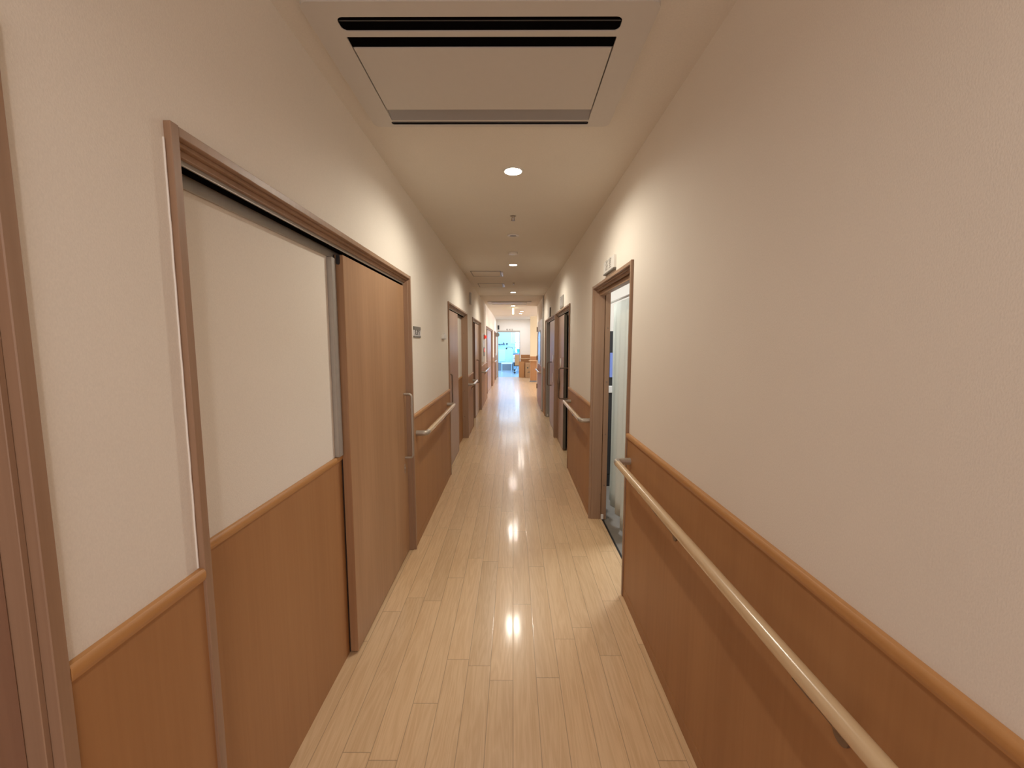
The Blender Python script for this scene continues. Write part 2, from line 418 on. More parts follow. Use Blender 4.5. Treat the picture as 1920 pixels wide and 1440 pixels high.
def sliding(n, s, W, y0, y1, label, leaf=None, pocket=None, leafmat='leaf', framemat='frame', interior='darkroom', knob=None, stop=False):
    r = root('door_%d' % n, (s*W, (y0+y1)/2, 0), label, 'door', kind='structure')
    put('door_frame', frame_bm(s, W, y0, y1), framemat, r)
    # steel track in the head
    bm = B(); box(bm, s*(W+.029), s*(W+.034), y0+.031, y1-.031, DT-.057, DT-.040, .001)
    box(bm, s*(W+.0745), s*(W+.0805), y0+.031, y1-.031, DT-.086, DT-.034, .001); box(bm, s*(W+.034), s*(W+.074), y0+.031, y1-.031, DT-.036, DT-.031)
    put('track', bm, 'alu', r)
    bm = B(); box(bm, s*(W+.0355), s*(W+.058), y0+.032, y1-.032, DT-.0605, DT-.0365); put('track_shade', bm, 'dark', r)  # dark bar added as the shade in the head gap
    if leaf:
        a, b = leaf
        bm = B(); box(bm, s*(W+.032), s*(W+.070), a, b, .010, DT-.069, .0015)
        lf = put('door_leaf', bm, leafmat, r)
        bm = B(); e = a if s < 0 or True else b
        box(bm, s*(W+.0705), s*(W+.073), a-.003, b, .010, DT-.069); put('seal_strip', bm, 'black', lf)
        if stop:
            bm = B(); prism(bm, [(s*(W+.045), DT-.071), (s*(W+.061), DT-.071), (s*(W+.061), DT-.100)] + [(s*(W+.053+.008*math.cos(k*PI/6)), DT-.104-.008*math.sin(k*PI/6)) for k in range(0, 7)] if s > 0 else
                  [(-(W+.045), DT-.071), (-(W+.045), DT-.100)] + [(-(W+.053)+.008*math.cos(k*PI/6), DT-.104-.008*math.sin(k*PI/6)) for k in range(0, 7)] + [(-(W+.061), DT-.071)], 'Y', a-.006, a-.0005)
            put('end_stop', bm, 'black', lf)
        if knob: grip(lf, s, W+.031, *knob)
    if pocket:
        a, b = pocket
        bm = B(); box(bm, s*(W+.082), s*(W+.094), a, b, .001, DT-.032); pp = put('pocket_panel', bm, 'wall', r)
        bm = B(); box(bm, s*(W+.076), s*(W+.0815), a, b, .001, CAPZ-.02); put('wainscot_panel', bm, 'wains', pp)
        put('cap_moulding', prism(B(), cap_profile(s, W+.0815, CAPZ, .026, .013), 'Y', a, b), 'cap', pp, smooth=True)
    if interior:
        bm = B(); box(bm, s*(W+.096), s*(W+.10), y0+.01, y1-.01, 0.001, DT-.02); put('backing_panel', bm, interior, r)  # dark sheet standing for the unlit space behind the door
    return r

# L0 - frame at the very left edge
sliding(1, -1, WL, *OL['0'], 'nearest sliding wood door cut off by the left photo edge', leaf=(-.45, .570), leafmat='leafp')
# L1 - big sliding door
d1 = sliding(2, -1, WL, *OL['1'], 'large half-width wood sliding door with cream pocket panel on the left', leaf=(1.848, 2.842),
             pocket=(.917, 1.93), knob=(2.785, .705, 1.150, .052), stop=True)
bm = B(); box(bm, -(WL+.060), -(WL+.0815), 1.795, 1.838, CAPZ, DT-.087, .002); put('edge_strip', bm, 'alu', d1)
bm = B(); box(bm, -(WL+.0305), -(WL+.0315), 2.755, 2.775, .60, .665, .001); cyl(bm, (-(WL+.031), 2.765, .635), (-(WL+.026), 2.765, .635), .008); put('lock_plate', bm, 'metal', d1)
# white caulk bead along the near jamb
bm = B(); p = []
random.seed(3)
zz = .99
while zz < 1.95:
    p.append((-(WL-.0015), .8845-random.random()*.0012, zz)); zz += .03
tube(bm, p, .0018, 6); put('caulk_bead', bm, 'caulk', d1, label='white caulk bead along the frame')
# L2
d2 = sliding(3, -1, WL, *OL['2'], 'second left sliding door with cream panel showing at its far side', leaf=(4.585, 5.60), pocket=(5.55, 6.369), leafmat='leafp',
             knob=(4.72, .80, 1.14, .045, .008, 'bronze'))
bm = B()
for z in (.35, .75, 1.2, 1.65): cyl(bm, (-(WL+.045), 6.3695, z), (-(WL+.045), 6.366, z), .007, n=10)
put('screw_caps', bm, 'bronze', d2)
# L3
sliding(4, -1, WL, *OL['3'], 'third left sliding door with dark gap at its near side', leaf=(8.12, 9.12), interior='dark', leafmat='leafp', framemat='frame',  # black backing stands for shade in the near-side gap
        knob=(8.40, .69, 1.15, .05, .009, 'bronze'))
# L4 wide opening with two leaves
d4 = sliding(5, -1, WL, *OL['4'], 'wide far left doorway with two wood leaves past the fire alarm', leaf=(12.0, 14.0), leafmat='leafp')
bm = B(); box(bm, -(WL+.072), -(WL+.09), 11.06, 12.2, .01, DT-.056); put('door_leaf', bm, 'leafp', d4)
# L5
sliding(6, -1, WL, *OL['5'], 'farthest left sliding door beside the bright end doorway', leaf=(15.8, 16.71), leafmat='leaf', knob=(16.0, .75, 1.1))

# R1 - open doorway with curtain
s, W = 1, WR
y0, y1 = OR['1']
r1 = root('door_7', (W, (y0+y1)/2, 0), 'open wood-framed doorway with a white curtain inside on the right', 'door', kind='structure')
bm = frame_bm(1, W, y0, y1, .085)
put('door_frame', bm, 'frame', r1)
bm = B(); box(bm, W+.089, W+.129, y1-.040, y1-.004, .001, DT-.031, .002); fr = put('pocket_jamb', bm, 'frame', r1)
bm = B()
for z in (.30, .74, 1.18, 1.62): cyl(bm, (W+.109, y1-.040, z), (W+.109, y1-.043, z), .006, n=12)
for z in (.22, 1.45): cyl(bm, (W+.075, y1-.031, z), (W+.075, y1-.0335, z), .004, n=12)
put('screw_caps', bm, 'bronze', fr)
bm = B(); box(bm, W+.084, W+.106, y1-.052, y1-.041, .006, .05, .003); put('floor_stopper', bm, 'white', fr)
bm = B(); box(bm, W+.096, W+.110, y0+.01, y1-.03, -.004, .0015); put('floor_groove', bm, 'black', r1)
bm = B(); box(bm, W+.040, W+.084, y0+.031, y1-.031, DT-.075, DT-.031, .002); put('head_track', bm, 'frameY', r1)

# R2, R3 adjoining doors
r2 = sliding(8, 1, WR, *OR['2'], 'sliding wood door left ajar with large loop handle on the right', leaf=(5.62, 6.385), leafmat='leafp')
lf = [c for c in r2.children if c.name.startswith('door_leaf')][0]
bm = B(); box(bm, WR+.0325, WR+.070, 5.612, 5.6165, .02, DT-.071); put('gap_shade_plate', bm, 'darkroom', lf)  # dark plate added to pass for the shaded gap beside the leaf
put('loop_handle', tube(B(), bend([(.757, 5.60, 1.155), (.628, 5.60, 1.155), (.628, 5.60, .735), (.757, 5.60, .735)], .03), .009), 'bronze', lf, smooth=True)
bm = B(); cyl(bm, (.628, 5.60, .84), (.628, 5.60, .955), .011, .02, 14, False); cyl(bm, (.628, 5.60, .955), (.628, 5.60, 1.03), .02, .011, 14, False); put('grip_sleeve', bm, 'bronze', lf, smooth=True)
bm = B(); cyl(bm, (WR+.0315, 5.98, 1.215), (WR+.028, 5.98, 1.215), .065, n=28); put('round_plate', bm, 'white', lf, label='white round plate')
r3 = sliding(9, 1, WR, *OR['3'], 'farther right sliding wood door with white round plate beside grey jamb', leaf=(6.50, 7.72), leafmat='leafp')
lf = [c for c in r3.children if c.name.startswith('door_leaf')][0]
put('loop_handle', tube(B(), bend([(.693, 7.35, 1.16), (.618, 7.35, 1.16), (.618, 7.35, .74), (.693, 7.35, .74)], .03), .010), 'bronze', lf, smooth=True)
bm = B(); cyl(bm, (WR+.0315, 7.15, 1.225), (WR+.028, 7.15, 1.225), .065, n=28); put('round_plate', bm, 'white', lf, label='white round plate')
bm = B(); box(bm, WR+.0265, WR+.0315, 7.10, 7.16, .82, .98, .003); put('lock_plate', bm, 'white', lf)
bm = B(); box(bm, WR+.004, WR+.098, 8.24, 8.328, .001, DT-.032, .002); put('grey_jamb', bm, 'alu', r3)
bm = B(); box(bm, WR+.03, WR+.055, 8.225, 8.2395, .02, .06, .003); put('floor_stopper', bm, 'white', r3)

# fire door folded against the right wall
fd = root('fire_door', (.655, 9.7, 0), 'pale fire door folded flat against the right wall with a lavender glass window', 'fire door')
bm = B(); box(bm, .622, .656, 9.02, 10.45, .012, 2.02, .003); body = put('door_panel', bm, 'firedoor', fd)
bm = B(); box(bm, .620, .6225, 9.04, 10.42, .03, .98); put('kick_panel', bm, 'mauve', body)
pts = [(9.22, 1.12), (9.34, 1.0), (10.1, 1.0), (10.22, 1.12), (10.22, 1.66), (10.1, 1.78), (9.34, 1.78), (9.22, 1.66)]
bm = prism(B(), pts, 'X', .6185, .6225); put('window_pane', bm, 'glass', body)
bm = B(); tube(bm, [( .619, a, b) for a, b in pts+[pts[0]]], .009, 6); put('window_rim', bm, 'alu', body)
for z in (.40, 1.12, 1.84):
    bm = B(); cyl(bm, (.612, 10.47, z-.06), (.612, 10.47, z+.06), .014, n=12); box(bm, .612, .65, 10.44, 10.475, z-.055, z+.055); put('hinge', bm, 'bronze', fd)
bm = B(); box(bm, .635, .661, 8.885, 8.965, .001, H-.002, .002); put('side_frame', bm, 'alu', fd)
p = [(.621, 9.08, .845), (.575, 9.08, .845), (.575, 10.3, .845), (.621, 10.3, .845)]
put('push_rail', tube(B(), bend(p, .02), .016), 'rail', fd, smooth=True)

# ------------------------------------------------------------------ handrails
def handrail(s, W, ya, yb, label, brackets=(), near=True, far=True, group='corridor handrails'):
    xc = s*(W-.086); z = .842
    o = root('handrail', (s*W, (ya+yb)/2, z), label, 'handrail', group)
    put('rail', cyl(B(), (xc, ya+(.03 if near else 0), z), (xc, yb-(.03 if far else 0), z), .0185, n=28), 'rail', o, smooth=True)
    for on, y, d in ((near, ya, 1), (far, yb, -1)):
        if on:
            q = bend([(s*(W-.008), y, z), (xc, y, z), (xc, y+d*.05, z)], .028, 8)
            put('elbow_end', tube(B(), q, .0195, 18), 'metal', o, smooth=True)
    for y in brackets:
        bm = B(); q = bend([(xc, y, z-.012), (xc+s*.015, y, z-.035), (s*(W-.008), y, z-.112)], .012, 5); tube(bm, q, .009, 10)
        cyl(bm, (s*(W-.0085), y, z-.115), (s*(W-.014), y, z-.115), .02, n=20); box(bm, xc-.012, xc+.012, y-.03, y+.03, z-.021, z-.013, .003)
        put('bracket', bm, 'bronze', o, smooth=True)
    return o
handrail(1, WR, -2.5, 2.235, 'long beige round handrail nearest on the right wall', (-1.6, -.1, .74, 1.58), near=False)
handrail(1, WR, 3.45, 4.60, 'short beige handrail just past the curtained doorway', (4.42,))
handrail(-1, WL, 2.955, 4.36, 'beige handrail right after the large sliding door on the left wall', (4.2,))
handrail(-1, WL, 6.47, 7.19, 'short pale handrail between second and third left doors', (6.95,))
handrail(-1, WL, 9.25, 10.75, 'pale handrail below the red fire alarm lamp', (10.2,))
handrail(-1, WL, 14.45, 15.3, 'tiny farthest handrail on the left wall', ())
o = root('handrail', (.9, 15.79, .82), 'pale handrail end on the orange wainscot right of the cardboard boxes', 'handrail', 'corridor handrails')
put('rail', tube(B(), bend([(.68, 15.787, .82), (.60, 15.70, .82), (.9, 15.70, .82), (2.2, 15.70, .82)], .03), .018, 10), 'rail', o, smooth=True)
o = root('handrail', (.55, YE-.02, .82), 'pale straight handrail on the end wall above the cardboard boxes', 'handrail', 'corridor handrails')
put('rail', tube(B(), bend([(.33, YE-.02, .82), (.33, YE-.08, .82), (.76, YE-.08, .82), (.76, YE-.02, .82)], .02), .017, 10), 'rail', o, smooth=True)

# ------------------------------------------------------------------ ceiling cassette
F = .980; ZB = 2.487
def ac_unit():
    r = root('ceiling_air_conditioner', (-.10*F, 1.675*F, H), 'large two-way ceiling air conditioner panel nearest the viewer', 'air conditioner', 'ceiling air conditioners')
    x0, x1, y0, y1 = -.645*F, .445*F, 1.320*F, 2.030*F
    pts = []
    R = .03
    for cx, cy, a0 in ((x1-R, y1-R, 0), (x0+R, y1-R, 90), (x0+R, y0+R, 180), (x1-R, y0+R, 270)):
        for k in range(6):
            a = math.radians(a0+18*k); pts.append((cx+R*math.cos(a), cy+R*math.sin(a)))
    bm = prism(B(), pts, 'Z', ZB, H+.001)
    p = put('panel_frame', bm, 'acp', r)
    def slot(xa, xb, ya, yb, rr):
        q = []
        for cx, cy, a0 in ((xb-rr, yb-rr, 0), (xa+rr, yb-rr, 90), (xa+rr, ya+rr, 180), (xb-rr, ya+rr, 270)):
            for k in range(5):
                a = math.radians(a0+22.5*k); q.append((cx+rr*math.cos(a), cy+rr*math.sin(a)))
        return q
    s1 = (-.553*F, .343*F, 1.378*F, 1.437*F, .02); s2 = (-.560*F, .346*F, 1.983*F, 2.011*F, .011)
    s3 = (-.552*F, .343*F, 1.462*F, 1.972*F, .003)
    carve(p, [prism(B(), slot(*q), 'Z', ZB-.05, H-.004) for q in (s1, s2, s3)])
    for q in (s1, s2):
        bm = B(); box(bm, q[0]+.001, q[1]-.001, q[2]+.001, q[3]-.001, ZB+.0025, H-.0038); put('slot_shade', bm, 'dark', r, label='black plate shading the air outlet slot')  # dark plate fills the carved slot as its shade
        bm = B(); box(bm, q[0]+.004, q[1]-.004, (q[2]*.75+q[3]*.25), (q[2]*.75+q[3]*.25)+.004, ZB+.001, ZB+.0024); put('louver', bm, 'black', r)
    bm = B(); box(bm, s3[0]+.001, s3[1]-.001, s3[2]+.0005, 1.5125*F, ZB+.0035, H-.0038); box(bm, s3[0]+.001, s3[1]-.001, 1.5125*F, s3[3], H-.0048, H-.0038); put('cavity_shade', bm, 'dark', r)  # dark fill painted in as shade around the lid
    # inner lid: flat with curved far lip
    prof = [(1.514*F, ZB+.0005), (1.887*F, ZB+.0005), (1.887*F, ZB+.007), (1.514*F, ZB+.007)]
    bm = prism(B(), prof, 'X', -.547*F, .338*F); put('intake_lid', bm, 'acp', r)
    prof = [(1.888*F, ZB+.013), (1.925*F, ZB+.010), (1.955*F, ZB+.004), (1.970*F, ZB+.0005), (1.971*F, ZB+.010), (1.93*F, ZB+.016), (1.888*F, ZB+.018)]
    bm = prism(B(), prof, 'X', -.551*F, .342*F); put('air_flap', bm, 'acflap', r, smooth=True)
    return r
ac = ac_unit()
dup(ac, (-.09, 10.4, H), 'distant ceiling air conditioner panel past the fire door')

# ------------------------------------------------------------------ ceiling fixtures
def downlight(x, y, label, mat='lamp', group='ceiling downlights'):
    r = root('ceiling_downlight', (x, y, H), label, 'downlight', group)
    bm = lathe(B(), [(.0605, H+.001), (.0605, H-.004), (.056, H-.0065), (.050, H-.006), (.0495, H-.001)], x, y); put('trim_ring', bm, 'white', r, smooth=True)
    bm = B(); lathe(bm, [(.049, H-.0012), (.049, H-.0035), (.03, H-.0052), (.001, H-.0056)], x, y); put('lens', bm, mat, r, smooth=True)
    return r
D1 = downlight(0, 2.52, 'brightest round downlight just beyond the near air conditioner')
def dlight(x, y, label): 
    c = dup(D1, (x, y, H), label); return c
dlight(0, 5.42, 'lit round downlight beyond the white disc on the ceiling')
dlight(0, 8.33, 'lit round downlight just before the ceiling joint strip')
dlight(0, 11.3, 'lit round downlight beyond the distant air conditioner')
dlight(.275, 13.3, 'nearer of two small lit downlights set right of the centre line')
dlight(.257, 14.3, 'farther of two small lit downlights set right of the centre line')
for y in (-.38, -3.28): dlight(0, y, 'lit round downlight behind the viewer')

# unlit downlight, white cover disc, sprinklers
r = root('emergency_light', (0, 3.97, H), 'white ring fixture with dark centre, between sprinkler and white disc', 'ceiling light')
put('trim_ring', lathe(B(), [(.055, H+.001), (.055, H-.006), (.047, H-.009), (.034, H-.007), (.033, H-.001)], 0, 3.97), 'white', r, smooth=True)
put('dark_lens', lathe(B(), [(.032, H-.001), (.03, H-.004), (.001, H-.006)], 0, 3.97), 'plateg', r, smooth=True)
r = root('smoke_detector', (0, 4.72, H), 'flat white smoke detector disc on the ceiling', 'smoke detector')
put('housing', lathe(B(), [(.052, H+.001), (.052, H-.010), (.046, H-.018), (.02, H-.022), (.001, H-.022)], 0, 4.72), 'white', r, smooth=True)
def sprinkler(y, label):
    r = root('fire_sprinkler', (0, y, H), label, 'sprinkler', 'ceiling sprinklers')
    put('escutcheon', lathe(B(), [(.024, H+.001), (.024, H-.003), (.012, H-.008), (.011, H-.02)], 0, y), 'metal', r, smooth=True)
    bm = B(); box(bm, -.012, -.008, y-.003, y+.003, H-.034, H-.018); box(bm, .008, .012, y-.003, y+.003, H-.034, H-.018); lathe(bm, [(.017, H-.034), (.017, H-.0365), (.002, H-.037)], 0, y)
    put('deflector', bm, 'bronze', r)
    return r
sp = sprinkler(3.38, 'small metal sprinkler head nearest on the ceiling')
dup(sp, (.01, 7.02, H), 'tiny far sprinkler head between the third and second lit downlights')

# access hatches
def hatch(y0, y1, label):
    r = root('ceiling_hatch', (-.385, (y0+y1)/2, H), label, 'ceiling hatch', 'ceiling access hatches')
    bm = B(); x0, x1 = -.605, -.175
    for a, b, c, d in ((x0, x1, y0, y0+.012), (x0, x1, y1-.012, y1), (x0, x0+.012, y0, y1), (x1-.012, x1, y0, y1)): box(bm, a, b, c, d, H-.004, H+.001)
    put('hatch_rim', bm, 'plateg', r)
    bm = B(); box(bm, x0+.013, x1-.013, y0+.013, y1-.013, H-.003, H+.001); put('hatch_lid', bm, 'ceil', r)
    bm = B(); box(bm, x1+.004, x1+.030, y0+.05, y1-.03, H-.01, H+.001, .003); put('white_latch', bm, 'firedoor', r)
    return r
hatch(5.89, 6.35, 'square ceiling access hatch just past the second lit downlight')
hatch(7.10, 7.54, 'square ceiling access hatch farther from the viewer')

# hanging exit light box
r = root('hanging_light_box', (0, 12.0, H), 'small glowing yellow-green light box hanging from the far ceiling', 'sign light')
bm = B(); box(bm, -.028, .028, 11.85, 12.15, 2.335, 2.475, .005); put('glowing_box', bm, 'lampy', r)
bm = B(); box(bm, -.035, .035, 11.9, 12.1, 2.476, H+.001, .003); put('mount', bm, 'white', r)

# ------------------------------------------------------------------ signs on walls
def RX(s, x, y, z):   # local XY text -> wall facing +x (s=-1, left wall) or -x (right wall)
    if s < 0: return Matrix.Translation((x, y, z)) @ Matrix(((0, 0, 1, 0), (1, 0, 0, 0), (0, 1, 0, 0), (0, 0, 0, 1)))
    return Matrix.Translation((x, y, z)) @ Matrix(((0, 0, -1, 0), (-1, 0, 0, 0), (0, 1, 0, 0), (0, 0, 0, 1)))
r = root('room_plaque', (-WL, 3.07, 1.58), 'small grey and white room name plaque beside the large left sliding door', 'sign')
bm = B(); box(bm, -WL-.001, -WL+.008, 2.965, 3.175, 1.540, 1.552, .001); box(bm, -WL-.001, -WL+.008, 2.965, 3.175, 1.595, 1.620, .001); put('dark_bar', bm, 'plateg', r)
bm = B(); box(bm, -WL-.001, -WL+.006, 2.967, 3.173, 1.5525, 1.5945); pl = put('white_plate', bm, 'firedoor', r)
lettering('lettering', '\u6d17\u6fef\u5ba4', .052, 'plateg', pl, RX(-1, -WL+.0068, 3.07, 1.573) @ Matrix.Diagonal((1.15, .8, 1, 1)))
r = root('wall_switch', (-WL, 4.24, 1.565), 'small white bell-shaped wall switch before the second left door', 'switch')
bm = prism(B(), [(4.14, 1.545), (4.31, 1.545), (4.30, 1.57), (4.25, 1.585), (4.215, 1.605), (4.19, 1.585), (4.15, 1.57)], 'X', -WL-.001, -WL+.022); put('cover', bm, 'white', r)
bm = B(); box(bm, -WL+.001, -WL+.018, 4.145, 4.30, 1.538, 1.5445); put('base_plate', bm, 'alu', r)
r = root('wall_plate', (-WL, 6.82, 2.22), 'thin grey plate high on the left wall past the second door', 'wall plate')
bm = B(); box(bm, -WL-.001, -WL+.028, 6.80, 6.92, 2.13, 2.32, .003); put('plate_body', bm, 'alu', r)
# R1 sign
r = root('door_sign', (WR, 2.83, 2.02), 'white rectangular room sign above the curtained doorway', 'sign')
bm = B(); box(bm, WR-.018, WR+.001, 2.69, 2.985, 1.984, 2.066, .002); pl = put('sign_plate', bm, 'white', r)
bm = B(); box(bm, WR-.020, WR+.001, 2.69, 2.985, 1.974, 1.9835, .001); put('lower_edge', bm, 'plateg', r)
lettering('lettering', '\u6d74 \u5ba4', .075, 'alu', pl, RX(1, WR-.0187, 2.84, 2.025))
# R2 / R3 plates
r = root('pictogram_sign', (WR, 5.58, 2.05), 'grey upright pictogram sign above the door left ajar', 'sign')
bm = B(); box(bm, WR-.012, WR+.001, 5.42, 5.78, 1.972, 2.128, .002); pl = put('sign_plate', bm, 'alu', r)
for yy in (5.53, 5.67):
    bm = B()
    cyl(bm, (WR-.0125, yy, 2.098), (WR-.0155, yy, 2.098), .015, n=16); prism(bm, [(yy-.03, 2.0), (yy+.03, 2.0), (yy+.014, 2.078), (yy-.014, 2.078)], 'X', WR-.0125, WR-.0155)
    put('pictogram', bm, 'firedoor', pl)
r = root('pictogram_sign', (WR, 7.4, 2.04), 'black and white pictogram sign above the farther right door', 'sign')
bm = B(); box(bm, WR-.022, WR+.001, 7.26, 7.32, 1.955, 2.12, .002); pl = put('dark_half', bm, 'plateg', r)
bm = B(); box(bm, WR-.020, WR+.001, 7.3205, 7.62, 1.955, 2.12, .002); put('white_half', bm, 'white', r)

# fire alarm
r = root('fire_alarm', (-WL, 9.8, 1.5), 'white fire alarm panel with red lamp on the left wall above the handrail', 'fire alarm')
bm = B(); box(bm, -WL-.001, -WL+.03, 9.45, 10.1, 1.05, 1.72, .004); pl = put('panel', bm, 'white', r)
bm = B(); cyl(bm, (-WL+.03, 9.75, 1.64), (-WL+.045, 9.75, 1.64), .06, n=20); put('lamp_base', bm, 'black', pl)
bm = B(); cyl(bm, (-WL+.0455, 9.75, 1.64), (-WL+.095, 9.75, 1.64), .048, .028, 20); put('red_lamp', bm, 'red', pl, smooth=True)
bm = B(); box(bm, -WL+.031, -WL+.036, 9.55, 9.95, 1.19, 1.40, .002); put('dark_cover', bm, 'plateg', pl)
bm = B(); cyl(bm, (-WL+.0365, 9.75, 1.33), (-WL+.046, 9.75, 1.33), .045, n=18); put('push_button', bm, 'red', pl)

# speaker / clock near the end door
r = root('wall_speaker', (-.632, YE, 2.17), 'small black box high left of the bright doorway', 'wall box')
bm = B(); box(bm, -.665, -.60, YE-.05, YE-.0005, 2.08, 2.26, .005); put('body', bm, 'black', r)
r = root('round_mirror', (-WL, 17.2, 1.83), 'dark round fitting on the left wall beside the bright doorway', 'wall fitting')
bm = B(); cyl(bm, (-WL-.001, 17.2, 1.84), (-WL+.05, 17.2, 1.84), .03, n=14); cyl(bm, (-WL+.05, 17.2, 1.84), (-WL+.07, 17.15, 1.84), .09, n=24); put('body', bm, 'plateg', r)

# end doorway frame and sign
r = root('door_10', (-.19, YE, 0), 'grey framed open doorway to the bright blue room at the corridor end', 'door', kind='structure')
bm = B(); box(bm, -.675, -.650, YE-.015, YE+.125, .001, 2.01, .002); box(bm, .278, .30, YE-.015, YE+.125, .001, 2.01, .002); box(bm, -.675, .30, YE-.02, YE+.125, 1.965, 2.03, .002); put('door_frame', bm, 'alu', r)
r = root('name_sign', (-.15, YE, 2.07), 'small dark lettering on the white wall above the bright doorway', 'sign')
r['_o'] = [-.15, YE, 2.07]
lettering('lettering', '\u6a5f \u68b0 \u6d74', .085, 'plateg', r, Matrix.Translation((-.15, YE-.001, 2.07)) @ Matrix.Rotation(PI/2, 4, 'X'))

# ------------------------------------------------------------------ end alcove things
r = root('flat_cardboard', (.38, YE-.12, 0), 'brown flattened cardboard sheets leaning on the end wall', 'cardboard')
bm = B()
for k in range(4):
    a = .25+k*.012
    v = [(a, YE-.17+k*.03, .002), (.50+k*.01, YE-.17+k*.03, .002), (.50+k*.01, YE-.045+k*.008, .70-k*.02), (a, YE-.045+k*.008, .70-k*.02)]
    prism(bm, [(YE-.20+k*.024, .002), (YE-.192+k*.024, .002), (YE-.062+k*.010, .69-k*.02), (YE-.070+k*.010, .69-k*.02)], 'X', a, .49+k*.006)
put('sheets', bm, 'card', r)
r = root('cardboard_box', (.645, YE-.24, 0), 'pale printed cardboard box on the floor by the end wall', 'box')
bm = B(); box(bm, .53, .78, YE-.36, YE-.10, .002, .64, .004); b_ = put('carton', bm, 'cardp', r)
for q in ((.60, .66, .40, .47), (.66, .74, .27, .29), (.62, .75, .22, .24), (.68, .76, .50, .515)):
    bm = B(); box(bm, q[0], q[1], YE-.3615, YE-.3598, q[2], q[3]); put('printing', bm, 'plateg', b_)
bm = B(); box(bm, .53, .78, YE-.2425, YE-.2175, .6405, .6415); put('packing_tape', bm, 'cardp', b_)

# ------------------------------------------------------------------ blue room beyond the doorway
bm = B(); box(bm, -1.8, 1.8, 23.0, 23.1, 0, 2.6); struct('wall_bath_back', bm, 'blue', 'bright blue wall at the back of the end room', 'wall')
bm = B(); box(bm, -1.9, -1.8, YE+.12, 23.1, 0, 2.6); struct('wall_bath_left', bm, 'blue2', 'pale blue left wall of the end room', 'wall')
bm = B(); box(bm, 1.8, 1.9, YE+.12, 23.1, 0, 2.6); struct('wall_bath_right', bm, 'blue2', 'pale blue right wall of the end room', 'wall')
bm = B(); box(bm, -1.9, 1.9, YE+.12, 23.1, 2.6, 2.68); struct('ceiling_bath', bm, 'blue2', 'pale ceiling of the end room', 'ceiling')
# window at right of the back wall
r = root('window_1', (.35, 22.97, 1.4), 'bright bluish window on the back wall of the end room', 'window', kind='structure')
bm = B()
for xa, xb in ((.10, .14), (.60, .64)): box(bm, xa, xb, 22.93, 22.995, .95, 2.3)
for z in (.95, 1.22, 1.50, 2.27): box(bm, .10, .64, 22.93, 22.995, z, z+.035)
put('window_frame', bm, 'blue2', r)
bm = B(); box(bm, .14, .60, 22.975, 22.985, .97, 2.28); put('window_pane', bm, 'sky', r)
r = root('blue_bucket', (.30, 22.7, 1.0), 'turquoise bucket on the sill by the end room window', 'bucket')
bm = lathe(B(), [(.07, .96), (.095, 1.16), (.10, 1.17), (.09, 1.165), (.001, 1.16)], .30, 22.72, 20); put('bucket_body', bm, 'turq', r, smooth=True)
bm = B(); tube(bm, bend([(.205, 22.72, 1.16), (.205, 22.72, 1.24), (.395, 22.72, 1.24), (.395, 22.72, 1.16)], .06), .006, 8); put('bail_handle', bm, 'blue2', r)
r = root('window_shelf', (.35, 22.75, .94), 'pale blue shelf below the end room window', 'shelf')
bm = B(); box(bm, .0, .75, 22.55, 22.995, .925, .958, .005); put('board', bm, 'blue2', r)
bm = B(); box(bm, .02, .05, 22.6, 22.99, .0, .924); put('side_support', bm, 'blue2', r)
bm = B(); box(bm, .70, .73, 22.6, 22.99, .0, .924); put('side_support', bm, 'blue2', r)
# curtain in the blue room
def curtain_bm(p0, p1, z0, z1, waves=5, amp=.02, gather=.0, n=60, lowcurve=None):
    bm = B(); p0 = Vector(p0); p1 = Vector(p1); d = (p1-p0); nrm = Vector((-d.y, d.x)).normalized(); m = 14; G = []
    for i in range(m+1):
        t = i/m; z = z1+(z0-z1)*t; row = []
        for j in range(n+1):
            u = j/n; k = amp*(.35+.65*t)*math.sin(u*waves*2*PI+.6*math.sin(3*t))
            sh = gather*math.exp(-((t-.06)/.06)**2)
            q = p0+d*(u+(.5-u)*sh)+nrm*k
            zz = z+(lowcurve(u)*t if lowcurve else 0)
            row.append(bm.verts.new((q.x, q.y, zz)))
        G.append(row)
    for i in range(m):
        for j in range(n): bm.faces.new((G[i][j], G[i][j+1], G[i+1][j+1], G[i+1][j]))
    return bm
def curtain(name, label, bm, mat, loc, rodp=None):
    r = root(name, loc, label, 'curtain')
    o = put('cloth', bm, mat, r, smooth=True)
    md = o.modifiers.new('thick', 'SOLIDIFY'); md.thickness = .002
    if rodp: put('curtain_rail', cyl(B(), rodp[0], rodp[1], .009, n=10), 'alu', r, smooth=True)
    return r
curtain('shower_curtain', 'white curtain hanging in the bright blue end room', curtain_bm((-.12, 21.5), (.10, 21.6), 1.42, 2.28, 3, .02), 'blue2', (0, 21.55, 2.3), ((-1.0, 21.5, 2.295), (1.2, 21.6, 2.295)))
